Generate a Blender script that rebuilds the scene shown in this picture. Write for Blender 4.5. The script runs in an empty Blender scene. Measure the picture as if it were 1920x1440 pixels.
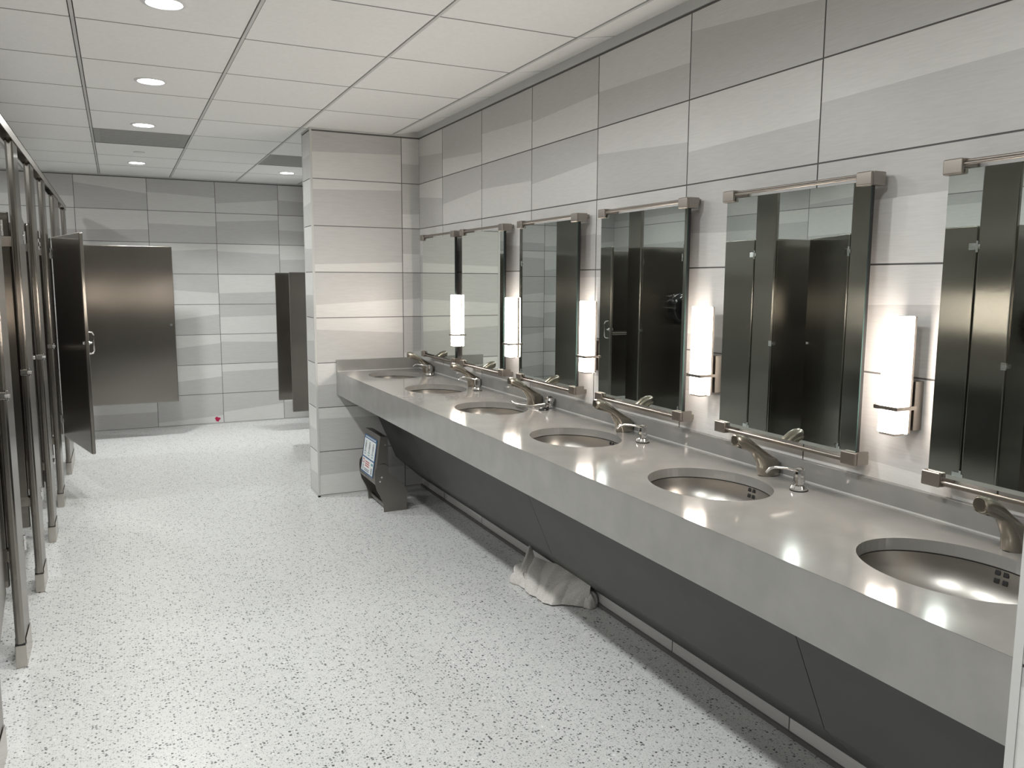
import bpy, bmesh, math, random
from mathutils import Vector, Matrix
random.seed(7)
C = bpy.context.scene.collection
PI = math.pi

# ------------------------------------------------------------------ dimensions (metres)
W, ZC = 1.929, 2.474            # mirror wall, ceiling grid
YCOL, YCOLB, XCOL = 5.471, 5.715, 1.179   # stub wall at the far end of the counter
YFAR, XFARR = 8.764, 1.80
XLEFT, YBACK = -1.95, -3.6
F, ZT, ZA = 1.3163, 0.868, 0.709  # counter front, top, underside of apron
YN = 0.70                       # stub wall at the near end
SX = -0.41                      # stall front line
TW, TH, TZ0 = 0.632, 0.3056, 0.011

# ------------------------------------------------------------------ helpers
def link(o, parent=None):
    C.objects.link(o)
    if parent is not None:
        o.parent = parent
    return o

def mesh_obj(name, bm, mats, parent=None, smooth=None, kind=None):
    me = bpy.data.meshes.new(name)
    bmesh.ops.recalc_face_normals(bm, faces=bm.faces[:]) if smooth != 'keep' else None
    bm.to_mesh(me); bm.free()
    for m in (mats if isinstance(mats, (list, tuple)) else [mats]):
        me.materials.append(m)
    if smooth not in (None, 'keep'):
        for p in me.polygons: p.use_smooth = True
        me.set_sharp_from_angle(angle=math.radians(smooth))
    o = bpy.data.objects.new(name, me)
    link(o, parent)
    if kind: o['kind'] = kind
    if smooth not in (None, 'keep') and smooth < 100:
        md = o.modifiers.new('wn', 'WEIGHTED_NORMAL'); md.keep_sharp = True; md.weight = 100
    return o

def thing(name, label, cat, loc=(0, 0, 0), rz=0.0, group=None):
    o = bpy.data.objects.new(name, None)
    o.empty_display_size = 0.05
    link(o)
    o.location = loc; o.rotation_euler = (0, 0, rz)
    o['label'] = label; o['category'] = cat
    if group: o['group'] = group
    return o

def tag(o, label, cat, group=None):
    o['label'] = label; o['category'] = cat
    if group: o['group'] = group
    return o

def dup(root, loc, label, rz=None):
    r = root.copy(); C.objects.link(r); r.location = loc
    if rz is not None: r.rotation_euler = (0, 0, rz)
    r['label'] = label
    for ch in list(root.children):
        c = ch.copy(); C.objects.link(c); c.parent = r
        for g in ch.children:
            d = g.copy(); C.objects.link(d); d.parent = c
    return r

def box(bm, x0, x1, y0, y1, z0, z1, bev=0.0, seg=2, mi=0):
    xs, ys, zs = sorted((x0, x1)), sorted((y0, y1)), sorted((z0, z1))
    v = [bm.verts.new((x, y, z)) for z in zs for y in ys for x in xs]
    fs = [bm.faces.new([v[i] for i in f]) for f in
          ((0, 2, 3, 1), (4, 5, 7, 6), (0, 1, 5, 4), (2, 6, 7, 3), (0, 4, 6, 2), (1, 3, 7, 5))]
    for f in fs: f.material_index = mi
    if bev > 0:
        es = list({e for f in fs for e in f.edges})
        r = bmesh.ops.bevel(bm, geom=es, offset=bev, segments=seg, profile=0.5, affect='EDGES')
        for f in r['faces']: f.material_index = mi
    return fs

def B(*a, **k):
    bm = bmesh.new(); box(bm, *a, **k); return bm

def tube(bm, pts, r, n=12, caps=True, mi=0):
    pts = [Vector(p) for p in pts]
    rs = r if isinstance(r, (list, tuple)) else [r] * len(pts)
    up = Vector((0, 0, 1))
    rings = []
    for i, p in enumerate(pts):
        t = (pts[min(i + 1, len(pts) - 1)] - pts[max(i - 1, 0)]).normalized()
        a = t.cross(up)
        if a.length < 1e-3: a = t.cross(Vector((1, 0, 0)))
        a.normalize(); b = t.cross(a).normalized()
        rings.append([bm.verts.new(p + (a * math.cos(2 * PI * k / n) + b * math.sin(2 * PI * k / n)) * rs[i]) for k in range(n)])
    for i in range(len(rings) - 1):
        for k in range(n):
            f = bm.faces.new((rings[i][k], rings[i][(k + 1) % n], rings[i + 1][(k + 1) % n], rings[i + 1][k])); f.material_index = mi
    if caps:
        for q in (rings[0], rings[-1]):
            f = bm.faces.new(q); f.material_index = mi

def lathe(bm, prof, c=(0, 0, 0), n=32, mi=0, cap0=True, cap1=True):
    rings = []
    for r, z in prof:
        rings.append([bm.verts.new((c[0] + r * math.cos(2 * PI * k / n), c[1] + r * math.sin(2 * PI * k / n), c[2] + z)) for k in range(n)])
    for i in range(len(rings) - 1):
        for k in range(n):
            f = bm.faces.new((rings[i][k], rings[i][(k + 1) % n], rings[i + 1][(k + 1) % n], rings[i + 1][k])); f.material_index = mi
    if cap0: bm.faces.new(rings[0]).material_index = mi
    if cap1: bm.faces.new(rings[-1]).material_index = mi

def loft(bm, rings, caps=True, mi=0):
    R = [[bm.verts.new(p) for p in r] for r in rings]
    n = len(R[0])
    for i in range(len(R) - 1):
        for k in range(n):
            bm.faces.new((R[i][k], R[i][(k + 1) % n], R[i + 1][(k + 1) % n], R[i + 1][k])).material_index = mi
    if caps:
        bm.faces.new(R[0]).material_index = mi; bm.faces.new(R[-1]).material_index = mi

def prism(bm, poly, y0, y1, mi=0, bev=0):
    """poly in XZ, extruded along Y"""
    a = [bm.verts.new((x, y0, z)) for x, z in poly]
    b = [bm.verts.new((x, y1, z)) for x, z in poly]
    fs = [bm.faces.new(a), bm.faces.new(b)]
    for i in range(len(poly)):
        j = (i + 1) % len(poly)
        fs.append(bm.faces.new((a[i], a[j], b[j], b[i])))
    for f in fs: f.material_index = mi
    if bev:
        es = list({e for f in fs for e in f.edges})
        bmesh.ops.bevel(bm, geom=es, offset=bev, segments=2, profile=0.5, affect='EDGES')

# ------------------------------------------------------------------ materials
def mat(name, col, rough=0.5, metal=0.0, spec=0.5, emit=None, es=0.0, **kw):
    m = bpy.data.materials.new(name); m.use_nodes = True
    b = m.node_tree.nodes['Principled BSDF']
    b.inputs['Base Color'].default_value = (*col, 1)
    b.inputs['Roughness'].default_value = rough
    b.inputs['Metallic'].default_value = metal
    b.inputs['Specular IOR Level'].default_value = spec
    if emit:
        b.inputs['Emission Color'].default_value = (*emit, 1)
        b.inputs['Emission Strength'].default_value = es
    for k, v in kw.items():
        b.inputs[k.replace('_', ' ')].default_value = v
    return m

def nodes(m):
    nt = m.node_tree
    return nt, nt.nodes, nt.links, nt.nodes['Principled BSDF']

def noise_tint(m, c0, c1, scale=(1, 1, 1), nscale=5.0, detail=3, bump=0.0, rough=None, pos=(0.35, 0.65)):
    nt, N, L, b = nodes(m)
    g = N.new('ShaderNodeNewGeometry')
    mp = N.new('ShaderNodeMapping'); mp.inputs['Scale'].default_value = scale
    n = N.new('ShaderNodeTexNoise'); n.inputs['Scale'].default_value = nscale; n.inputs['Detail'].default_value = detail
    r = N.new('ShaderNodeValToRGB')
    r.color_ramp.elements[0].color = (*c0, 1); r.color_ramp.elements[1].color = (*c1, 1)
    r.color_ramp.elements[0].position = pos[0]; r.color_ramp.elements[1].position = pos[1]
    L.new(g.outputs['Position'], mp.inputs['Vector']); L.new(mp.outputs[0], n.inputs['Vector'])
    L.new(n.outputs['Fac'], r.inputs['Fac']); L.new(r.outputs[0], b.inputs['Base Color'])
    if rough:
        mr = N.new('ShaderNodeMapRange'); mr.inputs['To Min'].default_value = rough[0]; mr.inputs['To Max'].default_value = rough[1]
        L.new(n.outputs['Fac'], mr.inputs['Value']); L.new(mr.outputs[0], b.inputs['Roughness'])
    if bump:
        bp = N.new('ShaderNodeBump'); bp.inputs['Strength'].default_value = bump; bp.inputs['Distance'].default_value = 0.001
        L.new(n.outputs['Fac'], bp.inputs['Height']); L.new(bp.outputs[0], b.inputs['Normal'])
    return m

M = {}
M['tile_light'] = noise_tint(mat('tile_light', (.6, .6, .59), .32), (.69, .685, .67), (.73, .725, .71), (1, 1, 14), 14, 2)
M['tile_dark'] = noise_tint(mat('tile_dark', (.47, .47, .46), .32), (.55, .545, .535), (.585, .58, .57), (1, 1, 14), 14, 2)
M['grout'] = mat('grout', (.15, .145, .14), .8)
M['trim'] = mat('wall_trim', (.60, .60, .585), .45)
M['ceil'] = noise_tint(mat('ceiling_tile', (.8, .8, .78), .85), (.90, .90, .89), (.93, .93, .92), (1, 1, 1), 60, 3)
M['tee'] = mat('ceiling_tee', (.62, .62, .61), .5)
M['tee_gap'] = mat('ceiling_gap', (.06, .06, .06), .9)
M['reveal_shade'] = mat('ceiling_reveal_shade', (.20, .20, .20), .7)  # dark grey painted in for the shadow reveals across the ceiling
M['grille'] = mat('ceiling_grey_panel', (.36, .365, .35), .7)
M['quartz'] = noise_tint(mat('quartz', (.5, .49, .47), .1), (.262, .259, .248), (.290, .286, .275), (1, 1, 1), 9, 8, rough=(.085, .115))
M['panel'] = noise_tint(mat('under_panel_laminate', (.1, .1, .1), .5), (.062, .063, .058), (.070, .071, .066), (1, 1, 1), 4, 2)
def steel(name, col, rough, stretch=(1, 1, 60), bump=.05, dent=0.0, aniso=0.0):
    m = mat(name, col, rough, 1.0)
    nt, N, L, b = nodes(m)
    tc = N.new('ShaderNodeTexCoord')
    mp = N.new('ShaderNodeMapping'); mp.inputs['Scale'].default_value = stretch
    n = N.new('ShaderNodeTexNoise'); n.inputs['Scale'].default_value = 12; n.inputs['Detail'].default_value = 4
    L.new(tc.outputs['Object'], mp.inputs['Vector']); L.new(mp.outputs[0], n.inputs['Vector'])
    mr = N.new('ShaderNodeMapRange'); mr.inputs['To Min'].default_value = rough - .012; mr.inputs['To Max'].default_value = rough + .012
    L.new(n.outputs['Fac'], mr.inputs['Value']); L.new(mr.outputs[0], b.inputs['Roughness'])
    bp = N.new('ShaderNodeBump'); bp.inputs['Strength'].default_value = bump; bp.inputs['Distance'].default_value = 0.0004
    L.new(n.outputs['Fac'], bp.inputs['Height'])
    if dent:
        n2 = N.new('ShaderNodeTexNoise'); n2.inputs['Scale'].default_value = 2.2; n2.inputs['Detail'].default_value = 0
        L.new(tc.outputs['Object'], n2.inputs['Vector'])
        b2 = N.new('ShaderNodeBump'); b2.inputs['Strength'].default_value = 1.0; b2.inputs['Distance'].default_value = dent
        L.new(n2.outputs['Fac'], b2.inputs['Height']); L.new(b2.outputs[0], bp.inputs['Normal'])
    L.new(bp.outputs[0], b.inputs['Normal'])
    # brushed grain: highlights spread sideways, stay crisp vertically
    g = N.new('ShaderNodeNewGeometry'); cr = N.new('ShaderNodeVectorMath'); cr.operation = 'CROSS_PRODUCT'; cr.inputs[1].default_value = (0.001, 0.002, 1)
    L.new(g.outputs['True Normal'], cr.inputs[0]); L.new(cr.outputs[0], b.inputs['Tangent'])
    b.inputs['Anisotropic'].default_value = aniso
    return m
M['steel'] = steel('brushed_steel', (.31, .293, .268), .20, bump=0.0, dent=.0022, aniso=.98)
M['steel_edge'] = steel('steel_edge', (.50, .47, .43), .26)
M['bowl'] = steel('bowl_steel', (.40, .385, .36), .33, (1, 1, 1))
M['nickel'] = mat('satin_nickel', (.37, .34, .29), .25, 1.0)
M['bracket'] = mat('bracket_nickel', (.34, .31, .28), .36, 1.0)
M['chrome'] = mat('chrome', (.78, .78, .78), .06, 1.0)
M['black'] = mat('black_gasket', (.01, .01, .01), .5)
M['blackp'] = mat('black_plastic', (.012, .012, .013), .18)
M['mirror'] = mat('mirror_silver', (.70, .755, .725), .0, 1.0)
M['mirror_edge'] = mat('mirror_edge', (.02, .05, .045), .2)
M['lens'] = mat('downlight_lens', (.9, .9, .9), .4, emit=(.97, 1.0, .98), es=20)
M['shade'] = mat('sconce_shade', (.9, .9, .88), .3, emit=(1.0, .87, .76), es=28)
M['clear'] = mat('acrylic', (.85, .85, .82), .1, Alpha=.45)
M['white_trim'] = mat('white_trim', (.8, .8, .8), .4)
M['blue'] = mat('placard_blue', (.045, .12, .26), .4)
M['white'] = mat('placard_white', (.72, .75, .76), .4)
M['grey_ink'] = mat('placard_grey', (.30, .33, .34), .5)
M['teal_ink'] = mat('placard_teal', (.10, .30, .33), .5)
M['red_ink'] = mat('placard_red', (.45, .05, .04), .5)
M['navy_ink'] = mat('placard_navy', (.03, .05, .12), .5)
M['tool_steel'] = steel('step_steel', (.27, .255, .235), .34)
M['pink'] = mat('pink_smudge', (.50, .01, .08), .6)
M['towel'] = noise_tint(mat('towel_cotton', (.6, .58, .55), .95), (.56, .54, .51), (.68, .66, .63), (1, 1, 1), 180, 2, bump=.6)
M['toewhite'] = noise_tint(mat('toe_tile', (.5, .5, .5), .3), (.42, .42, .41), (.46, .46, .45), (1, 1, 1), 5, 2)

def terrazzo():
    m = mat('terrazzo_floor', (.6, .6, .6), .3)
    nt, N, L, b = nodes(m)
    g = N.new('ShaderNodeNewGeometry')
    # warp a little so chips are irregular
    nz = N.new('ShaderNodeTexNoise'); nz.inputs['Scale'].default_value = 160; nz.inputs['Detail'].default_value = 1
    L.new(g.outputs['Position'], nz.inputs['Vector'])
    mx = N.new('ShaderNodeVectorMath'); mx.operation = 'MULTIPLY_ADD'
    mx.inputs[1].default_value = (.007, .007, 0)
    L.new(nz.outputs['Color'], mx.inputs[0]); L.new(g.outputs['Position'], mx.inputs[2])
    def layer(scale, frac, size, seedoff):
        ad = N.new('ShaderNodeVectorMath'); ad.operation = 'ADD'; ad.inputs[1].default_value = (seedoff, seedoff * .7, 0)
        L.new(mx.outputs[0], ad.inputs[0])
        v = N.new('ShaderNodeTexVoronoi'); v.voronoi_dimensions = '2D'; v.inputs['Scale'].default_value = scale
        L.new(ad.outputs[0], v.inputs['Vector'])
        sp = N.new('ShaderNodeSeparateColor'); L.new(v.outputs['Color'], sp.inputs[0])
        lt = N.new('ShaderNodeMath'); lt.operation = 'LESS_THAN'; lt.inputs[1].default_value = frac
        L.new(sp.outputs[0], lt.inputs[0])
        sz = N.new('ShaderNodeMath'); sz.operation = 'MULTIPLY'; sz.inputs[1].default_value = size
        L.new(sp.outputs[1], sz.inputs[0])
        d = N.new('ShaderNodeMath'); d.operation = 'LESS_THAN'; L.new(v.outputs['Distance'], d.inputs[0]); L.new(sz.outputs[0], d.inputs[1])
        mu = N.new('ShaderNodeMath'); mu.operation = 'MULTIPLY'; L.new(lt.outputs[0], mu.inputs[0]); L.new(d.outputs[0], mu.inputs[1])
        return mu.outputs[0], sp.outputs[2]
    cur = None
    base = N.new('ShaderNodeRGB'); base.outputs[0].default_value = (.71, .715, .705, 1)
    # subtle large scale mottling of the cement
    cur = base.outputs[0]
    specs = [(210, .60, .46, 3.1, (.50, .51, .505), (.60, .605, .60)),
             (140, .50, .42, 1.7, (.34, .35, .35), (.52, .53, .525)),
             (92, .30, .44, 9.3, (.06, .065, .065), (.26, .27, .27)),
             (70, .02, .34, 5.9, (.80, .81, .80), (.9, .9, .9))]
    for sc, fr, sz, so, ca, cb in specs:
        mask, rnd = layer(sc, fr, sz, so)
        c = N.new('ShaderNodeMix'); c.data_type = 'RGBA'; c.inputs[6].default_value = (*ca, 1); c.inputs[7].default_value = (*cb, 1)
        L.new(rnd, c.inputs[0])
        k = N.new('ShaderNodeMix'); k.data_type = 'RGBA'
        L.new(mask, k.inputs[0]); L.new(cur, k.inputs[6]); L.new(c.outputs[2], k.inputs[7])
        cur = k.outputs[2]
    L.new(cur, b.inputs['Base Color'])
    b.inputs['Roughness'].default_value = .30
    b.inputs['Specular IOR Level'].default_value = .4
    return m
M['terrazzo'] = terrazzo()

# ------------------------------------------------------------------ tiled walls
def tiled(bm, O, U, N_, ulen, u_joints, pats, z0=0.0, z1=ZC + .03, gap=.005, lift=.002, zj=None):
    """wall plane with real tiles; U = unit vector along wall, joints in u, rows in z"""
    O, U, N_ = Vector(O), Vector(U), Vector(N_)
    def P(u, z, h): return O + U * u + Vector((0, 0, z)) + N_ * h
    bm.faces.new([bm.verts.new(P(u, z, 0)) for u, z in ((0, z0), (ulen, z0), (ulen, z1), (0, z1))]).material_index = 2
    rows = zj or [TZ0 + TH * k for k in range(9)]
    js = [0] + [j for j in u_joints if 0 < j < ulen] + [ulen]
    g = gap / 2
    for ci in range(len(js) - 1):
        for ri in range(len(rows) - 1):
            ua, ub = js[ci] + g, js[ci + 1] - g
            za, zb = rows[ri] + g, min(rows[ri + 1], z1) - g
            if ub - ua < .01 or zb - za < .01: continue
            t, l, r = pats.get((ci, ri), (random.choice('TB'), random.uniform(.2, .8), None))
            if r is None: r = min(.9, max(.1, l + random.uniform(-.25, .25)))
            zl, zr = za + (zb - za) * l, za + (zb - za) * r
            cor = [P(ua, za, lift), P(ub, za, lift), P(ub, zr, lift), P(ub, zb, lift), P(ua, zb, lift), P(ua, zl, lift)]
            v = [bm.verts.new(p) for p in cor]
            lo = bm.faces.new((v[0], v[1], v[2], v[5])); hi = bm.faces.new((v[5], v[2], v[3], v[4]))
            lo.material_index = 1 if t == 'B' else 0
            hi.material_index = 1 if t == 'T' else 0
            w = [bm.verts.new(c - N_ * lift) for c in cor]
            for k in range(6):
                f = bm.faces.new((v[k], w[k], w[(k + 1) % 6], v[(k + 1) % 6])); f.material_index = 2
WM = [M['tile_light'], M['tile_dark'], M['grout']]

# mirror wall: u runs from the far stub towards the camera
yj = [3.122 + TW * k for k in range(-9, 9)]
def uj(y_from): return sorted(y_from - y for y in yj)
pr = {(0, 7): ('B', .62, .5), (1, 7): ('T', .36, .23), (2, 7): ('T', .56, .48), (3, 7): ('T', .43, .48), (4, 7): ('B', .5, .435), (5, 7): ('B', .79, .56), (6, 7): ('B', .75, .75),
      (0, 6): ('B', .71, .57), (1, 6): ('T', .43, .55), (2, 6): ('T', .55, .49), (3, 6): ('T', .43, .55), (4, 6): ('B', .64, .51), (5, 6): ('B', .385, .43), (6, 6): ('B', .58, .62),
      (0, 5): ('B', .4, .4), (1, 5): ('B', .45, .4), (2, 5): ('B', .5, .42), (3, 5): ('B', .45, .52), (4, 5): ('B', .5, .45), (5, 5): ('T', .42, .35), (6, 5): ('T', .57, .62),
      (6, 4): ('B', .61, .67), (5, 4): ('B', .2, .15), (6, 3): ('T', .2, .12), (4, 4): ('T', .9, .85), (3, 4): ('T', .86, .9)}
bm = bmesh.new()
tiled(bm, (W, YCOL, 0), (0, -1, 0), (-1, 0, 0), YCOL - YN, uj(YCOL), pr, z1=2.462)
mesh_obj('wall_right', bm, WM, kind='structure')
bm = bmesh.new()
tiled(bm, (XFARR, YFAR, 0), (0, -1, 0), (-1, 0, 0), YFAR - YCOLB, [.4, 1.03, 1.66, 2.3], {}, z1=2.462)
mesh_obj('wall_right_recess', bm, WM, kind='structure')

# far wall
pf = {}
c0 = 3   # column index of the tile between X -0.33 and 0.30
for (c, r), v in {(-1, 7): ('T', .35, .35), (0, 7): ('B', .78, .52), (1, 7): ('T', .58, .48), (2, 7): ('T', .3, .49), (3, 7): ('B', .5, .47),
                  (-1, 6): ('B', .3, .35), (0, 6): ('B', .34, .4), (1, 6): ('B', .6, .56), (2, 6): ('B', .72, .83), (3, 6): ('B', .5, .48),
                  (0, 5): ('B', .9, .8), (1, 5): ('B', .7, .83), (2, 5): ('B', .76, .69), (3, 5): ('B', .5, .52),
                  (1, 4): ('T', .52, .37), (2, 4): ('B', .36, .42), (1, 3): ('B', .42, .68), (2, 3): ('T', .57, .62),
                  (1, 2): ('B', .5, .71), (2, 2): ('B', .76, .7), (1, 1): ('B', .4, .58), (2, 1): ('B', .74, .78),
                  (0, 0): ('B', .5, .5), (1, 0): ('T', .12, .25), (2, 0): ('T', .36, .55), (3, 0): ('B', .6, .6)}.items():
    pf[(c + c0, r)] = v
bm = bmesh.new()
tiled(bm, (XLEFT, YFAR, 0), (1, 0, 0), (0, -1, 0), XFARR - XLEFT, [x - XLEFT for x in (-1.58, -.955, -.327, .30, .925, 1.54)], pf, z1=2.462)
mesh_obj('wall_far', bm, WM, kind='structure')
# stall back wall and wall behind the camera
bm = bmesh.new()
tiled(bm, (XLEFT, YBACK, 0), (0, 1, 0), (1, 0, 0), YFAR - YBACK, [.3 + TW * k for k in range(17)], {}, z1=2.462)
mesh_obj('wall_left', bm, WM, kind='structure')
bm = bmesh.new()
tiled(bm, (XCOL, YBACK, 0), (-1, 0, 0), (0, 1, 0), XCOL - XLEFT, [.3 + TW * k for k in range(8)], {}, z1=2.462)
mesh_obj('wall_near', bm, WM, kind='structure')

# stub wall (far end of counter)
pc = {(0, 7): ('T', .56, .62), (1, 7): ('B', .43, .43), (0, 6): ('B', .775, .84), (1, 6): ('T', .31, .33), (0, 5): ('T', .16, .23), (1, 5): ('T', .43, .42),
      (0, 4): ('T', .28, .40), (1, 4): ('T', .38, .42), (0, 3): ('B', .75, .64), (1, 3): ('T', .15, .2), (0, 2): ('B', .51, .55), (1, 2): ('B', .5, .5),
      (0, 1): ('B', .76, .72), (1, 1): ('B', .6, .6), (0, 0): ('T', .46, .5), (1, 0): ('T', .4, .4)}
bm = bmesh.new()
tiled(bm, (XCOL, YCOL, 0), (1, 0, 0), (0, -1, 0), W - XCOL, [.620], pc, z1=2.462)
tiled(bm, (XCOL, YCOLB, 0), (0, -1, 0), (-1, 0, 0), YCOLB - YCOL, [.0], {(0, r): ('B', .45 + .04 * (r % 3), .5) for r in range(8)}, z1=2.462)
tiled(bm, (XFARR, YCOLB, 0), (-1, 0, 0), (0, 1, 0), XFARR - XCOL, [.3], {}, z1=2.462)
mesh_obj('wall_end', bm, WM, kind='structure')
bm = bmesh.new()
box(bm, XCOL - .004, XCOL + .010, YCOL - .004, YCOL + .010, 0, 2.47)
box(bm, XCOL - .004, XCOL + .010, YCOLB - .006, YCOLB + .004, 0, 2.47)
mesh_obj('trim_1', bm, M['trim'], kind='structure')
# stub wall at the near end
bm = bmesh.new()
tiled(bm, (XCOL, YN, 0), (0, -1, 0), (-1, 0, 0), YN - YBACK, [.632, 1.264, 1.9], {(0, 2): ('T', .9, .9), (0, 1): ('T', .9, .9), (0, 0): ('T', .8, .8)}, z1=2.462)
tiled(bm, (W, YN, 0), (-1, 0, 0), (0, 1, 0), W - XCOL, [.13], {}, z1=2.462)
mesh_obj('wall_front', bm, WM, kind='structure')
mesh_obj('trim_2', B(XCOL - .004, XCOL + .010, YN - .010, YN + .004, 0, 2.47), M['trim'], kind='structure')
# ceiling edge trims
bm = bmesh.new()
e = .006
box(bm, W - e, W + .02, YN, YCOL, 2.463, 2.53)
box(bm, XCOL - .002, W, YCOL - e, YCOL + .02, 2.463, 2.53)
box(bm, XCOL - e, XCOL + .02, YCOL, YCOLB, 2.463, 2.53)
box(bm, XLEFT, XFARR, YFAR - e, YFAR + .02, 2.463, 2.53)
box(bm, XFARR - e, XFARR + .02, YCOLB, YFAR, 2.463, 2.53)
box(bm, XLEFT - .02, XLEFT + e, YBACK, YFAR, 2.463, 2.53)
box(bm, XCOL - e, XCOL + .02, YBACK, YN, 2.463, 2.53)
box(bm, XLEFT, XCOL, YBACK - .02, YBACK + e, 2.463, 2.53)
mesh_obj('trim_3', bm, M['trim'], kind='structure')
# skirting lines
bm = bmesh.new()
box(bm, XCOL - .006, W, YCOL - .006, YCOL + .01, 0, .010)
box(bm, XCOL - .006, XCOL + .01, YCOL - .006, YCOLB, 0, .010)
box(bm, XLEFT, XFARR, YFAR - .008, YFAR + .01, 0, .010)
mesh_obj('baseboard_far', bm, M['trim'], kind='structure')
bm = bmesh.new()
box(bm, W - .012, W + .01, YN, YCOL, 0, .016)
mesh_obj('baseboard_right', bm, M['grout'], kind='structure')

# floor
mesh_obj('floor', B(XLEFT - .02, W + .02, YBACK - .02, YFAR + .02, -.05, 0), M['terrazzo'], kind='structure')

# ------------------------------------------------------------------ ceiling grid
GA, GS, CY0, CS = -.1035, .620, 2.9976, .631
xs = [GA + GS * k for k in range(-3, 4)]
xs = [x for x in xs if x > XLEFT + .02]
xs[-1] = 1.746
ys = [CY0 + CS * k for k in range(-8, 9)]
ys = [y for y in ys if YBACK < y < YFAR]
def zc(x): return ZC if x <= 1.746 else ZC + (x - 1.746) * .17
grey_cells = {}
bm = bmesh.new()
X0, X1 = [XLEFT] + xs, xs + [W]
Y0, Y1 = [YBACK] + ys, ys + [YFAR]
for i in range(len(X0)):
    for j in range(len(Y0)):
        xa, xb, ya, yb = X0[i] + .010, X1[i] - .010, Y0[j] + .003, Y1[j] - .003
        if X1[i] == W: xb = W
        if X0[i] == XLEFT: xa = XLEFT
        key = None
        if abs(X0[i] - GA) < .01 and abs(Y0[j] - (CY0 + 5 * CS)) < .01: key = 'a'
        if abs(X0[i] - (GA + 2 * GS)) < .01 and abs(Y0[j] - (CY0 + 6 * CS)) < .01: key = 'b'
        if key:
            grey_cells[key] = (xa, xb, ya, yb); continue
        za, zb = zc(X0[i]) + .0, zc(X1[i])
        v = [bm.verts.new(p) for p in ((xa, ya, za), (xb, ya, zb), (xb, yb, zb), (xa, yb, za), (xa, ya, za + .015), (xb, ya, zb + .015), (xb, yb, zb + .015), (xa, yb, za + .015))]
        for f in ((0, 3, 2, 1), (0, 1, 5, 4), (1, 2, 6, 5), (2, 3, 7, 6), (3, 0, 4, 7)):
            bm.faces.new([v[k] for k in f]).material_index = 0
# recessed tees; cross joints get flush dark strips painted as reveal shadow
for x in xs:
    box(bm, x - .006, x + .006, YBACK, YFAR, ZC - .003, ZC + .010, mi=1)
box(bm, XLEFT, W, YBACK, YFAR, ZC + .030, ZC + .05, mi=2)
for x in xs:
    box(bm, x - .011, x + .011, YBACK, YFAR, ZC + .012, ZC + .014, mi=2)
for y in ys:
    box(bm, XLEFT, 1.746, y - .0042, y + .0042, ZC - .0004, ZC + .008, mi=3)
    v = [bm.verts.new(p) for p in ((1.746, y - .0032, ZC - .0004), (W, y - .0032, zc(W) - .0004), (W, y + .0032, zc(W) - .0004), (1.746, y + .0032, ZC - .0004))]
    bm.faces.new(v).material_index = 3
mesh_obj('ceiling', bm, [M['ceil'], M['tee'], M['tee_gap'], M['reveal_shade']], kind='structure')
for k, lab in (('a', 'grey ceiling panel between the round lights over the aisle'), ('b', 'grey ceiling panel beyond the stub wall near the far right light')):
    xa, xb, ya, yb = grey_cells[k]
    bm = bmesh.new()
    box(bm, xa, xb, ya, yb, ZC + .002, ZC + .012)
    for q in range(9):
        yy = ya + .05 + q * (yb - ya - .1) / 8
        box(bm, xa + .04, xb - .04, yy - .004, yy + .004, ZC + .0005, ZC + .003)
    tag(mesh_obj('ceiling_panel', bm, M['grille']), lab, 'ceiling panel', 'grey ceiling panels')

# downlights
lens_r = .058
def downlight(x, y, lab, power=8.5, spread=175):
    t = thing('ceiling_downlight', lab, 'ceiling light', (x, y, ZC), 0, 'round ceiling downlights')
    bm = bmesh.new()
    lathe(bm, [(.060, -.001), (.063, -.005), (.074, -.004), (.079, -.0005), (.079, .004), (.060, .004)], n=40, cap0=False, cap1=False)
    mesh_obj('trim_ring', bm, M['white_trim'], t, smooth=50)
    bm = bmesh.new()
    lathe(bm, [(.0605, -.0005), (.040, -.003), (.012, -.004)], n=40, cap0=False)
    mesh_obj('lens', bm, M['lens'], t, smooth=50)
    l = bpy.data.lights.new('downlight_lamp', 'AREA'); l.shape = 'DISK'; l.size = .11; l.energy = power
    l.color = (.985, 1.0, .985); l.spread = math.radians(spread)
    o = bpy.data.objects.new('lamp', l); link(o, t); o.location = (0, 0, -.008)
rows_y = [CY0 + CS * (k + .5) for k in (-6, -4, -2, 0, 2, 4, 7)]
aisle = ['round downlight behind the camera over the aisle', 'round downlight directly above the camera', 'round downlight just above the frame over the aisle',
         'bright round downlight nearest the camera, cut by the top edge', 'second round downlight along the aisle', 'round downlight just before the grey ceiling panel',
         'farthest round downlight over the aisle, beyond the grey panel']
rl_y = [-.47, .79, 2.05, 3.30, 4.59, 5.888, 7.795]
for y, lab in zip(rl_y[1:], aisle[1:]): downlight(.203, y, lab, (9 if y > 7 else 10.5) if y > 5 else (9.5 if y > 3 else 13), 118 if y > 7 else 170)
for y, lab in zip([.79, 2.05, 3.37, 4.65, 5.9, 7.5], ['downlight over the stall beside the camera', 'downlight over the stalls seen only in reflection, nearest', 'downlight above the second nearest stall',
                  'downlight above the middle stall', 'downlight above the fourth stall', 'downlight above the wide far stall']):
    downlight(-1.03, y, lab, 6)
downlight(1.473, 7.861, 'round downlight beyond the stub wall at the right', 7, 118)
bm = bmesh.new(); lathe(bm, [(.042, -.004), (.042, 0), (.03, .002)], n=32)
o = mesh_obj('sprinkler_cover', bm, M['white_trim'], smooth=40); o.location = (.206, 7.14, ZC - .001)
tag(o, 'small flat round sprinkler cover on the ceiling before the farthest light', 'sprinkler cover')

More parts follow.
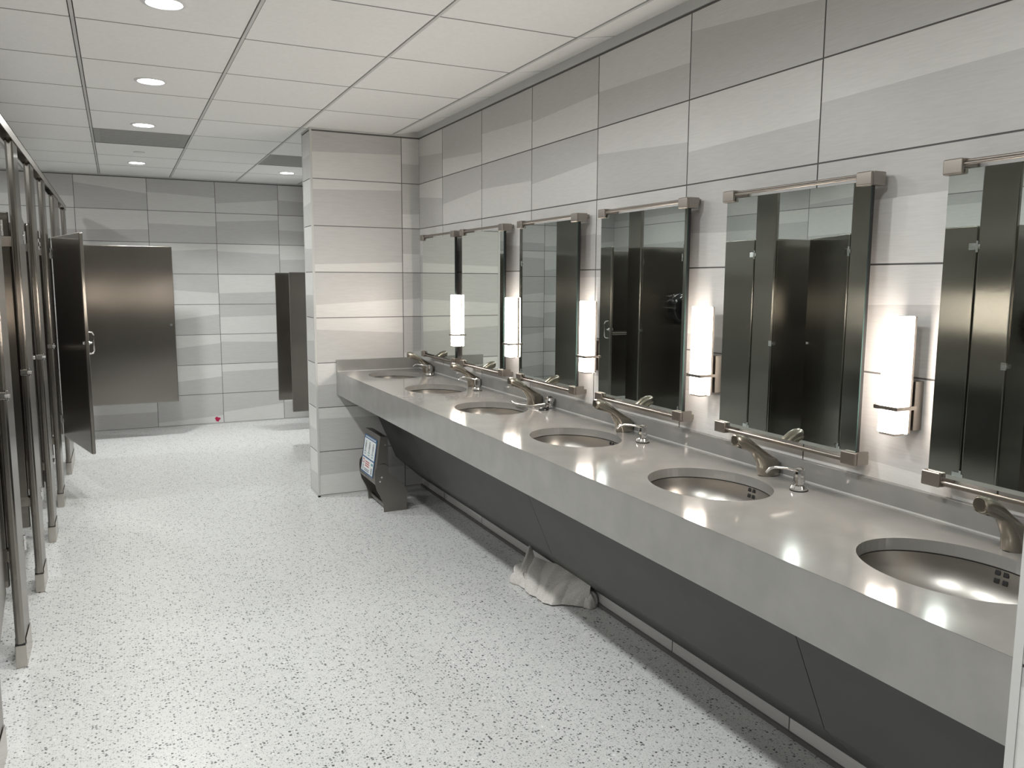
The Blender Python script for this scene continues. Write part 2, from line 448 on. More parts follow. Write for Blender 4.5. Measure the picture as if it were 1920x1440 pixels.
# ------------------------------------------------------------------ vanity counter
BY = [5.105, 4.352, 3.578, 2.762, 1.940, 1.118]
BXc, BA, BB = 1.622, .213, .173
cnt = thing('vanity_counter', 'long grey quartz vanity counter with six oval sinks along the mirror wall', 'counter', (F, 3.0, 0))
def loc(bm):   # shift mesh into the counter's frame
    bmesh.ops.translate(bm, verts=bm.verts[:], vec=(-F, -3.0, 0)); return bm
bm = bmesh.new()
edges_y = [YCOL - .0025] + [(BY[i] + BY[i + 1]) / 2 for i in range(5)] + [YN + .0025]
xa, xb = F, W - .0025
NS = 64
for i, yc in enumerate(BY):
    ya, yb = edges_y[i + 1], edges_y[i]
    inn, inb, out = [], [], []
    angs = sorted(set([2 * PI * k / NS for k in range(NS)] + [math.atan2(yy - yc, xx - BXc) % (2 * PI) for xx in (xa, xb) for yy in (ya, yb)]))
    for a in angs:
        c, s = math.cos(a), math.sin(a)
        # ellipse point along the same polar direction
        k = 1 / math.sqrt((c / BB) ** 2 + (s / BA) ** 2)
        inn.append(bm.verts.new((BXc + k * c, yc + k * s, ZT)))
        inb.append(bm.verts.new((BXc + k * c, yc + k * s, ZT - .030)))
        t = min([((xb - BXc) / c if c > 1e-9 else 1e9), ((xa - BXc) / c if c < -1e-9 else 1e9), ((yb - yc) / s if s > 1e-9 else 1e9), ((ya - yc) / s if s < -1e-9 else 1e9)])
        out.append(bm.verts.new((BXc + t * c, yc + t * s, ZT)))
    n = len(angs)
    for k in range(n):
        j = (k + 1) % n
        bm.faces.new((inn[k], inn[j], out[j], out[k]))
        bm.faces.new((inn[k], inb[k], inb[j], inn[j]))
bmesh.ops.remove_doubles(bm, verts=bm.verts[:], dist=1e-5)
o = mesh_obj('countertop', loc(bm), M['quartz'], cnt)
bm = bmesh.new()
box(bm, F, F + .03, YN + .0025, YCOL - .0025, ZA, ZT - .0006, bev=.0)
# underside lip
box(bm, F + .0305, F + .20, YN + .0025, YCOL - .0025, ZA, ZA + .012)
mesh_obj('apron', loc(bm), M['quartz'], cnt)
bm = bmesh.new(); box(bm, W - .020, W - .0025, YN + .0025, YCOL - .0025, ZT, .933, bev=.0015)
mesh_obj('backsplash', loc(bm), M['quartz'], cnt)
bm = bmesh.new(); box(bm, F + .001, W - .020, YCOL - .020, YCOL - .0025, ZT, .947, bev=.0015)
mesh_obj('side_splash', loc(bm), M['quartz'], cnt)
bm = bmesh.new(); box(bm, W - .0225, W - .0195, YN, YCOL - .02, ZT - .0005, ZT + .004); box(bm, F + .002, W - .02, YCOL - .0225, YCOL - .0195, ZT, ZT + .003)
mesh_obj('caulk_line', loc(bm), M['trim'], cnt)

# sloping knee panels under the counter
ps = [YN, 1.539, 3.139, 4.739, YCOL]
plab = ['dark grey sloping knee panel under the nearest sink', 'dark grey sloping knee panel reaching from the white towel to the nearest-but-one sink',
        'dark grey sloping knee panel behind and left of the white towel', 'short dark grey knee panel against the stub wall behind the folding step']
for a, b_, lab in zip(ps[:-1], ps[1:], plab):
    yc = (a + b_) / 2
    prof = [(1.532, .707), (1.731, .239), (1.750, .219), (1.920, .066), (1.924, .074), (1.758, .228), (1.739, .246), (1.545, .707)]
    bm = bmesh.new(); prism(bm, [(x - 1.731, z) for x, z in prof], a - yc + .0015, b_ - yc - .0015)
    o = mesh_obj('knee_panel', bm, M['panel']); o.location = (1.731, yc, 0)
    tag(o, lab, 'panel', 'sloping knee panels under the counter')

# basins
where = ['against the stub wall', 'second from the stub wall', 'third from the stub wall', 'fourth from the stub wall', 'second nearest, with the full oval in view', 'nearest the camera, cut by the frame']
def make_basin():
    t = thing('sink_basin', '', 'sink', (BXc, BY[4], ZT), 0, 'oval steel basins set into the counter')
    bm = bmesh.new()
    NR, depth, n = 18, .125, 72
    rings = []
    rings.append([bm.verts.new(((BB + .022) * math.cos(2 * PI * k / n), (BA + .022) * math.sin(2 * PI * k / n), -.034)) for k in range(n)])
    for i in range(NR + 1):
        q = i / NR
        ang = q * PI / 2
        r = max(.03, math.cos(ang) ** (2 / 2.6)); zz = -.034 - depth * math.sin(ang) ** (2 / 2.3)
        rings.append([bm.verts.new(((BB + .004) * r * math.cos(2 * PI * k / n), (BA + .004) * r * math.sin(2 * PI * k / n), zz)) for k in range(n)])
    for i in range(len(rings) - 1):
        for k in range(n):
            bm.faces.new((rings[i][k], rings[i][(k + 1) % n], rings[i + 1][(k + 1) % n], rings[i + 1][k]))
    mesh_obj('bowl', bm, M['bowl'], t, smooth=60)
    bm = bmesh.new()
    rr = [[bm.verts.new(((BB + d) * math.cos(2 * PI * k / n), (BA + d) * math.sin(2 * PI * k / n), z)) for k in range(n)] for d, z in ((.0005, -.030), (.0005, -.0335), (.02, -.0335), (.02, -.030))]
    for i in range(3):
        for k in range(n): bm.faces.new((rr[i][k], rr[i][(k + 1) % n], rr[i + 1][(k + 1) % n], rr[i + 1][k]))
    mesh_obj('rim_gasket', bm, M['black'], t)
    bm = bmesh.new(); lathe(bm, [(.034, 0), (.030, .003), (.022, .0005)], (0, 0, -.034 - depth + .001), n=32, cap0=False)
    d = mesh_obj('drain', bm, M['chrome'], t, smooth=40)
    bm = bmesh.new(); lathe(bm, [(.019, 0), (.019, .001)], (0, 0, -.034 - depth + .0025), n=24)
    mesh_obj('drain_opening', bm, M['black'], d)
    # four square overflow holes on the rear wall of the bowl
    for dy in (-.010, .010):
        for dz in (-.010, .009):
            sx = .054 + dz
            # x on the bowl at this height
            dep = .052 - dz
            s = (max(0.0, dep - .034) / depth) ** (2.3 / 2)
            ang = math.asin(min(1, s)); r = math.cos(ang) ** (2 / 2.6)
            X = (BB + .004) * r * math.sqrt(1 - (dy / (BA * r)) ** 2)
            bm = bmesh.new(); box(bm, -.0022, .001, -.0065, .0065, -.0065, .0065, bev=.002)
            h = mesh_obj('overflow_hole', bm, M['black'], t)
            h.location = (X, dy, -dep); h.rotation_euler = (0, .28, 0)
    return t
b0 = make_basin()
lab = ['oval brushed steel sink ' + w for w in where]
b0['label'] = lab[4]
for i in (0, 1, 2, 3, 5): dup(b0, (BXc, BY[i], ZT), lab[i])

# faucets
def make_faucet():
    t = thing('faucet', '', 'faucet', (1.870, 1.945, ZT), 0, 'sensor faucets behind the basins')
    S = [((1.907, .868), (1.832, .868), .026), ((1.909, .880), (1.830, .880), .0255), ((1.911, .903), (1.824, .908), .0245), ((1.897, .921), (1.808, .932), .022),
         ((1.866, .937), (1.798, .945), .0195), ((1.830, .960), (1.786, .952), .0185), ((1.797, .984), (1.764, .960), .0185), ((1.767, 1.004), (1.744, .967), .0195),
         ((1.745, 1.011), (1.729, .972), .0195), ((1.729, 1.012), (1.722, .976), .018), ((1.722, 1.009), (1.7205, .981), .014)]
    rings = []
    for (p, q, w) in S:
        P, Q = Vector((p[0] - 1.870, 0, p[1] - ZT)), Vector((q[0] - 1.870, 0, q[1] - ZT))
        c, hx = (P + Q) / 2, (P - Q) / 2
        ring = []
        for k in range(24):
            a = 2 * PI * k / 24
            ca, sa = math.cos(a), math.sin(a)
            e_ = .78
            ring.append(c + hx * (abs(ca) ** e_ * (1 if ca > 0 else -1)) + Vector((0, w * abs(sa) ** e_ * (1 if sa > 0 else -1), 0)))
        rings.append(ring)
    bm = bmesh.new(); loft(bm, rings)
    mesh_obj('spout', bm, M['nickel'], t, smooth=50)
    bm = bmesh.new(); tube(bm, [(-.128, 0, .100), (-.126, 0, .107)], .0105, 20)
    mesh_obj('aerator', bm, M['blackp'], t, smooth=40)
    bm = bmesh.new(); box(bm, -.0485, -.0455, -.006, .006, .044, .056, bev=.001)
    mesh_obj('sensor_eye', bm, M['blackp'], t)
    bm = bmesh.new()
    n = 32
    rr = [[bm.verts.new((-.0005 + (.0385 + d) * math.cos(2 * PI * k / n), (.0262 + d) * math.sin(2 * PI * k / n), z)) for k in range(n)] for d, z in ((0, 0.0), (.0008, .0012), (-.003, .002))]
    for i in range(2):
        for k in range(n): bm.faces.new((rr[i][k], rr[i][(k + 1) % n], rr[i + 1][(k + 1) % n], rr[i + 1][k]))
    mesh_obj('base_gasket', bm, M['black'], t)
    return t
f0 = make_faucet()
FY = [5.155, 4.365, 3.588, 2.780, 1.945, 1.135]
FL = ['satin nickel sensor faucet of the farthest sink by the stub wall', 'satin nickel sensor faucet of the second farthest sink', 'satin nickel sensor faucet beside the toppled soap pump',
      'satin nickel sensor faucet of the fourth sink, below the third largest mirror', 'satin nickel sensor faucet beside the long-spouted soap pump of the second nearest sink', 'satin nickel sensor faucet of the nearest sink, cut by the right edge']
f0['label'] = FL[4]
for i in (0, 1, 2, 3, 5): dup(f0, (1.870, FY[i], ZT), FL[i])

# soap dispensers
def make_pump():
    t = thing('soap_dispenser', '', 'soap dispenser', (1.812, 1.757, ZT), 0, 'chrome soap pumps on the counter')
    bm = bmesh.new(); lathe(bm, [(.027, 0), (.027, .003), (.025, .003)], n=32)
    mesh_obj('gasket', bm, M['black'], t)
    bm = bmesh.new(); lathe(bm, [(.0255, .003), (.0255, .008), (.021, .016), (.017, .018)], n=16)
    mesh_obj('collar', bm, M['chrome'], t, smooth=20)
    bm = bmesh.new(); lathe(bm, [(.013, .018), (.013, .028), (.0175, .029), (.0165, .058), (.014, .066), (.006, .070)], n=12)
    h = mesh_obj('pump_head', bm, M['chrome'], t, smooth=25)
    bm = bmesh.new(); tube(bm, [(-.008, .002, .061), (-.045, .014, .070), (-.075, .024, .073), (-.090, .028, .070), (-.104, .030, .058)], [.0048, .0042, .004, .0045, .0042], 12)
    mesh_obj('spout', bm, M['chrome'], h, smooth=60)
    return t
p0 = make_pump()
PL = ['chrome soap pump with curved spout at the farthest sink', 'chrome soap pump with curved spout at the second farthest sink', None,
      'short chrome soap pump between the fourth and fifth sinks from the stub wall', 'chrome soap pump with long bright spout near the second nearest sink']
p0['label'] = PL[4]
for i, (x, y) in {0: (1.812, 4.975), 1: (1.814, 4.19), 3: (1.806, 2.558)}.items(): dup(p0, (x, y, ZT), PL[i], -.25 if i < 2 else .1)
# third one has been pulled out and lies against the backsplash
t = thing('soap_dispenser', 'chrome soap pump pulled out and leaning on the backsplash by the third sink', 'soap dispenser', (1.878, 3.455, ZT), 0, 'chrome soap pumps on the counter')
bm = bmesh.new(); lathe(bm, [(.020, 0), (.021, .010), (.019, .022), (.022, .026), (.025, .036), (.022, .048), (.012, .057), (.004, .059)], n=16)
h = mesh_obj('pump_head', bm, M['chrome'], t, smooth=30); h.rotation_euler = (0, .12, 0); h.location = (0, 0, .002)
bm = bmesh.new(); tube(bm, [(-.012, .004, .022), (-.06, .05, .008), (-.10, .11, .006), (-.115, .16, .010), (-.118, .175, .016)], .0042, 12)
mesh_obj('spout', bm, M['chrome'], t, smooth=60)
bm = bmesh.new(); lathe(bm, [(.026, 0), (.025, .006), (.018, .012), (.006, .014)], n=28)
o = mesh_obj('dispenser_hole_plug', bm, M['blackp'], smooth=40); o.location = (1.826, 3.412, ZT)
tag(o, 'small black round plug on the counter in front of the toppled soap pump', 'plug')

# ------------------------------------------------------------------ mirrors
MY = [4.940, 4.240, 3.465, 2.686, 1.893, 1.080]
ML = ['mirror against the stub wall, smallest in view', 'mirror second from the stub wall, reflecting the stub wall tiles', 'mirror third from the stub wall, half dark with stall steel',
      'mirror with a dark open stall and a grab bar in its reflection', 'large mirror between the two nearest wall lamps', 'nearest mirror, cut by the right edge of the frame']
def make_mirror():
    t = thing('wall_mirror', '', 'mirror', (W, MY[4], 1.38), 0, 'rectangular mirrors above the counter')
    hw, z0, z1, gx = .291, -.382, .383, -.067
    bm = bmesh.new(); box(bm, gx, gx + .004, -hw, hw, z0, z1)
    for f in bm.faces: f.material_index = 1
    bm.faces.ensure_lookup_table()
    for f in bm.faces:
        if abs(f.calc_center_median().x - gx) < 1e-5: f.material_index = 0
    mesh_obj('glass', bm, [M['mirror'], M['mirror_edge']], t)
    bm = bmesh.new(); box(bm, gx + .0042, gx + .016, -hw + .001, hw - .001, z0 + .001, z1 - .001)
    mesh_obj('backing', bm, M['black'], t)
    for sy in (-1, 1):
        for sz in (-1, 1):
            ze = z0 if sz < 0 else z1
            bm = bmesh.new()
            y_in, y_out = sy * (hw - .042), sy * (hw + .010)
            box(bm, gx - .014, gx - .001, y_in, y_out, ze - sz * .012, ze + sz * .026, bev=.004, seg=3)
            box(bm, gx - .004, gx + .040, sy * (hw + .0005), sy * (hw + .012), ze - sz * .012, ze + sz * .026, bev=.002)
            box(bm, gx - .004, gx + .044, y_in, y_out, ze + sz * .003, ze + sz * .026, bev=.002)
            box(bm, gx + .036, -.003, sy * (hw - .032), sy * (hw - .008), ze + sz * .006, ze + sz * .023)
            mesh_obj('corner_bracket', bm, M['bracket'], t, smooth=40)
    for sz in (-1, 1):
        ze = z0 if sz < 0 else z1
        bm = bmesh.new()
        tube(bm, [(gx - .004, -hw + .03, ze + sz * .012), (gx - .004, hw - .03, ze + sz * .012)], .0042, 12)
        tube(bm, [(gx + .006, -hw + .03, ze + sz * .019), (gx + .006, hw - .03, ze + sz * .019)], .0045, 12)
        mesh_obj('rail', bm, M['bracket'], t, smooth=40)
    return t
m0 = make_mirror(); m0['label'] = ML[4]
for i in (0, 1, 2, 3, 5): dup(m0, (W, MY[i], 1.38), ML[i])

# ------------------------------------------------------------------ wall lamps
LY = [4.608, 3.834, 3.064, 2.284, 1.479]
LL = ['lit rectangular wall lamp farthest away, beside the smallest mirror', 'lit wall lamp second farthest, right of the mirror reflecting cream tiles', 'lit wall lamp in the middle of the row of five',
      'lit wall lamp second nearest, right of the mirror with the open stall', 'large lit wall lamp nearest the camera, between the two largest mirrors']
def make_lamp():
    t = thing('wall_lamp', '', 'wall lamp', (W, LY[4], 1.245), 0, 'lit wall lamps between the mirrors')
    bm = bmesh.new(); box(bm, -.100, -.060, -.028, .028, -.155, .155, bev=.002)
    mesh_obj('shade', bm, M['shade'], t, smooth=30)
    bm = bmesh.new(); box(bm, -.0595, -.054, -.031, .031, -.158, .157, bev=.001)
    mesh_obj('diffuser_back', bm, M['clear'], t)
    bm = bmesh.new(); box(bm, -.0535, -.046, -.031, .031, -.156, .155)
    mesh_obj('back_light_block', bm, M['bracket'], t)  # opaque plate put in to keep the shade's glow off the wall
    bm = bmesh.new(); box(bm, -.034, 0, -.030, .030, -.150, -.017, bev=.002)
    wp = mesh_obj('wall_box', bm, M['bracket'], t, smooth=30)
    bm = bmesh.new(); box(bm, -.044, -.030, -.012, .012, -.10, -.05)
    mesh_obj('arm', bm, M['bracket'], wp)
    bm = bmesh.new()
    z0, z1 = -.092, -.082
    box(bm, -.109, -.103, -.037, .037, z0, z1)
    for s in (-1, 1): box(bm, -.109, -.033, s * .033, s * .037, z0, z1)
    mesh_obj('band', bm, M['bracket'], t)
    bm = bmesh.new(); box(bm, -.096, -.062, -.024, .024, -.161, -.1555)
    mesh_obj('bottom_cap', bm, M['bracket'], t)
    bm = bmesh.new(); box(bm, -.096, -.060, -.026, .026, .1555, .1575)
    mesh_obj('top_light_block', bm, M['white_trim'], t)  # added cover, cuts the shade's upward glow on the wall
    return t
l0 = make_lamp(); l0['label'] = LL[4]
for i in (0, 1, 2, 3): dup(l0, (W, LY[i], 1.245), LL[i])

# ------------------------------------------------------------------ toilet stalls
PN = [.13, .965, 1.80, 2.635, 3.475, 4.315, 5.133, 5.925, 6.92, 8.28]
PW = [.20] * 8 + [.53, .20]
PLAB = ['behind the camera', 'beside the camera', 'just left of the frame', 'cut by the bottom left corner of the frame', 'nearest with its whole foot in view', 'second whole one from the camera',
        'third whole one from the camera', 'fourth, left of the outward-open narrow door', 'extra wide, behind the outward-open narrow door', 'last one, holding the wide far door']
XF, XB, ZD0, ZD1, ZP = -.390, -.422, .305, 1.79, 2.10
def pilaster(i, y0, w, lab):
    t = thing('stall_pilaster', 'brushed steel stall post with floor shoe, ' + lab, 'stall post', (-.406, y0, 0), 0, 'steel stall posts along the aisle')
    h = (XF - XB) / 2
    bm = bmesh.new(); box(bm, -h, h, 0, w, .012, ZP + .012, bev=.011, seg=4)
    p = mesh_obj('post_panel', bm, M['steel'], t, smooth=35)
    bm = bmesh.new()
    q = .003
    lo, hi = .092, .14
    # shoe: open sleeve with raised wings on the faces
    yy = [(-q, lo), (.022, lo + .004), (.045, hi - .02)] if w < .3 else [(-q, lo), (.03, lo + .01), (.06, hi - .02)]
    box(bm, -h - q, h + q, -q, w + q, 0, lo, bev=.004)
    for sx in (-1, 1):
        X = sx * (h + q)
        box(bm, X - .0008, X + .0008, .02, w - .02, lo - .01, hi - .03)
    s = mesh_obj('floor_shoe', bm, M['steel_edge'], t, smooth=30)
    bm = bmesh.new(); box(bm, -h - q * .6, h + q * .6, -q * .5, w + q * .5, lo - .001, lo + .003)
    mesh_obj('shoe_gap', bm, M['black'], s)
    return t
for i, (y, w) in enumerate(zip(PN, PW)):
    if i == 0: continue
    t = pilaster(i, y, w, PLAB[i])
    if 0 < i < 9:     # chrome keeper on the latch edge
        bm = bmesh.new()
        box(bm, .014, .024, -.012, .018, 1.040, 1.078, bev=.002); box(bm, -.016, .018, -.013, -.002, 1.046, 1.072, bev=.002)
        tube(bm, [(.012, -.013, 1.059), (.03, -.013, 1.059)], .006, 12)
        if i not in (8,): mesh_obj('latch_keeper', bm, M['chrome'], t, smooth=40)
        else: bm.free()
# doors: hinge on the far edge of post i
def door(ypost, width, ang, lab, w=.2, pull=True, z0=ZD0, z1=ZD1, hinge_x=-.406, hy=None, outward=False, handle_flip=1):
    """local: hinge at origin, leaf extends along +Y; rotated by ang about Z (positive swings into the stall)"""
    y = (ypost + w) if hy is None else hy
    t = thing('stall_door', lab, 'stall door', (hinge_x, y, z0), ang, 'brushed steel stall doors')
    H = z1 - z0
    bm = bmesh.new(); box(bm, -.013, .013, .010, width, 0, H, bev=.007, seg=3)
    leaf = mesh_obj('door_leaf', bm, M['steel'], t, smooth=35)
    for z in (.13, H - .11):
        bm = bmesh.new()
        box(bm, .0135, .019, -.004, .050, z - .018, z + .018, bev=.002)
        tube(bm, [(.017, 0, z - .03), (.017, 0, z + .03)], .007, 12)
        box(bm, .010, .019, -.018, .0, z - .012, z + .012, bev=.002)
        mesh_obj('hinge', bm, M['chrome'], t, smooth=40)
    zl = 1.06 - z0
    bm = bmesh.new(); tube(bm, [(-.02, width - .035, zl), (-.013, width - .035, zl)], .014, 16); tube(bm, [(-.035, width - .035, zl), (-.02, width - .035, zl)], .006, 10)
    tube(bm, [(.013, width - .035, zl), (.022, width - .035, zl)], .012, 16)
    mesh_obj('latch', bm, M['chrome'], t, smooth=40)
    if pull:
        bm = bmesh.new()
        X = .0135 * handle_flip; Y = width - .045
        pts = [(X, Y, zl - .075), (X + .028 * handle_flip, Y, zl - .070), (X + .036 * handle_flip, Y, zl - .05), (X + .036 * handle_flip, Y, zl + .05), (X + .028 * handle_flip, Y, zl + .07), (X, Y, zl + .075)]
        tube(bm, pts, .006, 12)
        mesh_obj('pull_handle', bm, M['chrome'], t, smooth=60)
    return t
rad = math.radians
DL = ['stall door behind the camera', 'stall door beside the camera', 'nearest stall door, left of the frame', 'nearest reflected stall door, seen in the largest mirror',
      'inward-swung stall door reflected in the large mirror between the two nearest lamps', 'almost closed stall door reflected at the left of the second nearest mirror',
      'stall door swung far inward behind the third whole post']
for i, a in zip(range(0, 7), (8, 12, 14, 4, 24, 4, 45)):
    if i == 0: continue
    op = PN[i + 1] - PN[i] - PW[i]
    door(PN[i], op - .008, rad(a), DL[i], PW[i], pull=False)
# narrow outward-open door hinged on the near edge of the wide post
d = door(0, .865, rad(180) - math.atan2(.205, .84), 'narrow steel door standing open outward at the left, with pull handle', hy=6.915, hinge_x=-.412, z1=1.79, handle_flip=-1)
d.rotation_euler = (0, 0, -(PI - math.atan2(.212, .84)))
# wide far door opened square to the aisle
d = door(0, .871, -PI / 2, 'wide brushed steel door standing open across the far end of the aisle', hy=8.285, hinge_x=-.398, pull=False, z0=.325)

# dividers between stalls
divY = [PN[i] + .075 for i in range(9)]
DV = ['behind the camera', 'beside the camera', 'left of the frame', 'behind the post at the bottom left corner', 'behind the nearest whole post', 'behind the second whole post',
      'behind the third whole post', 'behind the fourth whole post', 'with a grab bar, behind the extra wide post']
for i, y in enumerate(divY):
    if i == 0: continue
    t = thing('stall_divider', 'brushed steel partition ' + DV[i], 'stall partition', (-.4335, y, ZD0), 0, 'steel partitions between the stalls')
    bm = bmesh.new(); box(bm, XLEFT + .4355, 0, -.0125, .0125, 0, ZD1 - ZD0, bev=.005, seg=2)
    mesh_obj('partition_panel', bm, M['steel'], t, smooth=35)
    for z in (.13, 1.35):
        bm = bmesh.new()
        box(bm, -.035, .0115, -.018, -.013, z - .022, z + .022, bev=.001)
        box(bm, -.035, .0115, .013, .018, z - .022, z + .022, bev=.001)
        box(bm, .002, .0112, -.036, .036, z - .022, z + .022, bev=.001)
        for s in (-1, 1): tube(bm, [(-.022, s * .018, z), (-.022, s * .023, z)], .006, 8)
        mesh_obj('stirrup_bracket', bm, M['steel_edge'], t, smooth=30)
# head rail
bm = bmesh.new()
y0, y1 = YBACK + .01, 8.49
box(bm, -.4275, -.3845, y0, y1, 2.136, 2.140)
box(bm, -.3885, -.3845, y0, y1, 2.098, 2.140)
box(bm, -.4275, -.4235, y0, y1, 2.098, 2.140)
o = mesh_obj('stall_head_rail', bm, M['steel_edge'])
tag(o, 'long steel head rail running over the tops of the stall posts', 'head rail')
# grab bar
bm = bmesh.new(); yb = divY[8] - .0125
tube(bm, [(-.62, yb, .96), (-.62, yb - .045, .96), (-.64, yb - .06, .96), (-1.50, yb - .06, .96), (-1.52, yb - .045, .96), (-1.52, yb, .96)], .016, 14)
for x in (-.62, -1.52): tube(bm, [(x, yb - .004, .96), (x, yb, .96)], .036, 20)
tag(mesh_obj('grab_bar', bm, M['steel_edge'], smooth=50), 'horizontal steel grab bar on the partition behind the extra wide post', 'grab bar')
# black round paper dispensers
for i, lb in ((7, 'black round paper dispenser reflected in the mirror with the open stall'), (3, 'black round paper dispenser reflected at the right edge of the nearest mirror')):
    t = thing('paper_dispenser', lb, 'paper dispenser', (-.88, divY[i] - .0135, 1.25), 0, 'black round paper dispensers')
    bm = bmesh.new(); lathe(bm, [(.135, 0), (.14, .01), (.14, .075), (.125, .095), (.09, .104), (.02, .106)], n=40)
    bmesh.ops.rotate(bm, verts=bm.verts[:], cent=(0, 0, 0), matrix=Matrix.Rotation(PI / 2, 3, 'X'))
    mesh_obj('housing', bm, M['blackp'], t, smooth=50)
    bm = bmesh.new(); box(bm, -.05, .05, -.09, -.01, -.150, -.12, bev=.004)
    mesh_obj('paper_slot', bm, M['blackp'], t)

# screens in the far right recess
for x0, y, z0, lb in ((1.372, 8.08, .31, 'dark steel privacy screen farther back in the recess past the stub wall'), (1.378, 7.40, .295, 'dark steel privacy screen nearer, partly hidden by the stub wall')):
    t = thing('privacy_screen', lb, 'privacy screen', (XFARR, y, z0), 0, 'steel privacy screens on the recess wall')
    bm = bmesh.new(); box(bm, x0 - XFARR, -.0021, -.0125, .0125, 0, 1.553 - z0, bev=.004)
    mesh_obj('screen_panel', bm, M['steel'], t, smooth=35)
    for z in (.15, 1.1):
        bm = bmesh.new(); box(bm, -.03, -.0025, -.018, .018, z - .02, z + .02)
        mesh_obj('wall_bracket', bm, M['steel_edge'], t)

# ------------------------------------------------------------------ folding step under the counter
ox, oy = 1.50, 5.11
st = thing('folding_step', 'stainless folded-up step stool with instruction placard under the far end of the counter', 'step stool', (ox, oy, 0))
plate = [(1.475, 0), (1.629, 0), (1.633, .134), (1.607, .178), (1.512, .262), (1.509, .290), (1.500, .308), (1.480, .318), (1.455, .316), (1.435, .303), (1.420, .280), (1.416, .250), (1.419, .201), (1.430, .150), (1.462, .090), (1.475, .048)]
for y0, y1 in ((4.925, 4.932), (5.288, 5.295)):
    bm = bmesh.new(); prism(bm, [(x - ox, z) for x, z in plate], y0 - oy, y1 - oy, bev=.001)
    s = mesh_obj('side_plate', bm, M['tool_steel'], st, smooth=30)
    yo = y0 - .003 - oy if y0 < 5 else y1 - oy
    for (px, pz) in ((1.463, .232), (1.451, .205)):
        bm = bmesh.new(); tube(bm, [(px - ox, yo, pz), (px - ox, yo + .003, pz)], .006, 12)
        mesh_obj('bolt', bm, M['chrome'], s, smooth=40)
bm = bmesh.new(); tube(bm, [(1.50 - ox, 4.93 - oy, .03), (1.50 - ox, 5.29 - oy, .03)], .012, 14)
mesh_obj('floor_bar', bm, M['tool_steel'], st, smooth=40)
body = [(1.462, .498), (1.510, .492), (1.512, .255), (1.470, .185), (1.424, .182), (1.418, .20), (1.432, .292)]
bm = bmesh.new(); prism(bm, [(x - ox, z) for x, z in body], 4.935 - oy, 5.285 - oy, bev=.003)
stepb = mesh_obj('step_body', bm, M['tool_steel'], st, smooth=30)
bm = bmesh.new(); tube(bm, [(1.492 - ox, 4.9335 - oy, .44), (1.492 - ox, 4.936 - oy, .44)], .007, 12)
mesh_obj('bolt', bm, M['chrome'], stepb, smooth=40)
# placard on the front face: plane through (1.462,.498) and (1.432,.292)/(1.424,.19)
pa, pb = Vector((1.4615, 0, .49)), Vector((1.4325, 0, .295))
dz = (pb - pa).normalized()
nrm = Vector((dz.z, 0, -dz.x)).normalized()
if nrm.x > 0: nrm = -nrm
def prect(bm, y0, y1, s0, s1, h, mi):
    """rect on the placard face; s = distance down from the top, y to the far side"""
    P = [pa + dz * s + nrm * h + Vector((0, y, 0)) for y, s in ((y0, s0), (y1, s0), (y1, s1), (y0, s1))]
    Q = [p - nrm * .0012 for p in P]
    v = [bm.verts.new((p.x - ox, p.y - oy, p.z)) for p in P + Q]
    for f in ((0, 1, 2, 3), (0, 4, 5, 1), (1, 5, 6, 2), (2, 6, 7, 3), (3, 7, 4, 0)):
        bm.faces.new([v[k] for k in f]).material_index = mi
bm = bmesh.new(); h0 = .0030
ya, yb = 4.985, 5.262
prect(bm, ya, yb, .028, .278, h0, 0)
mesh_obj('placard', bm, M['blue'], st)
pl = st.children[-1]
bm = bmesh.new()
prect(bm, ya + .012, yb - .012, .052, .170, h0 + .001, 0)
prect(bm, ya + .012, yb - .012, .180, .268, h0 + .001, 0)
mesh_obj('white_field', bm, M['white'], pl)
bm = bmesh.new()
wd = (yb - ya - .03) / 3
for q in range(3):
    y0 = ya + .018 + q * wd
    # little figures: head, body, legs, step
    prect(bm, y0 + .030, y0 + .050, .064, .076, h0 + .0016, 0)
    prect(bm, y0 + .024, y0 + .054, .078, .112, h0 + .0016, 0)
    prect(bm, y0 + .028, y0 + .036, .112, .136, h0 + .0016, 0)
    prect(bm, y0 + .043, y0 + .051, .112, .136, h0 + .0016, 0)
    prect(bm, y0 + .018, y0 + .062, .137, .141, h0 + .0016, 1)
    prect(bm, y0 + .022, y0 + .056, .150, .156, h0 + .0016, 1)
for q in range(3): prect(bm, ya + .10, yb - .085, .196 + q * .014, .202 + q * .014, h0 + .0016, 2)
for q in range(2): prect(bm, ya + .09, yb - .075, .246 + q * .010, .250 + q * .010, h0 + .0016, 3)
prect(bm, yb - .062, yb - .028, .188, .216, h0 + .0016, 2)
prect(bm, yb - .055, yb - .035, .193, .211, h0 + .002, 4)
prect(bm, yb - .056, yb - .036, .226, .262, h0 + .0016, 0)
prect(bm, ya + .022, ya + .060, .192, .206, h0 + .0016, 1)
prect(bm, ya + .026, ya + .056, .222, .262, h0 + .0016, 0)
for q in range(9): prect(bm, ya + .025 + q * .026, ya + .041 + q * .026, .036, .044, h0 + .0016, 4)
mesh_obj('pictograms', bm, [M['grey_ink'], M['teal_ink'], M['red_ink'], M['navy_ink'], M['white']], pl)

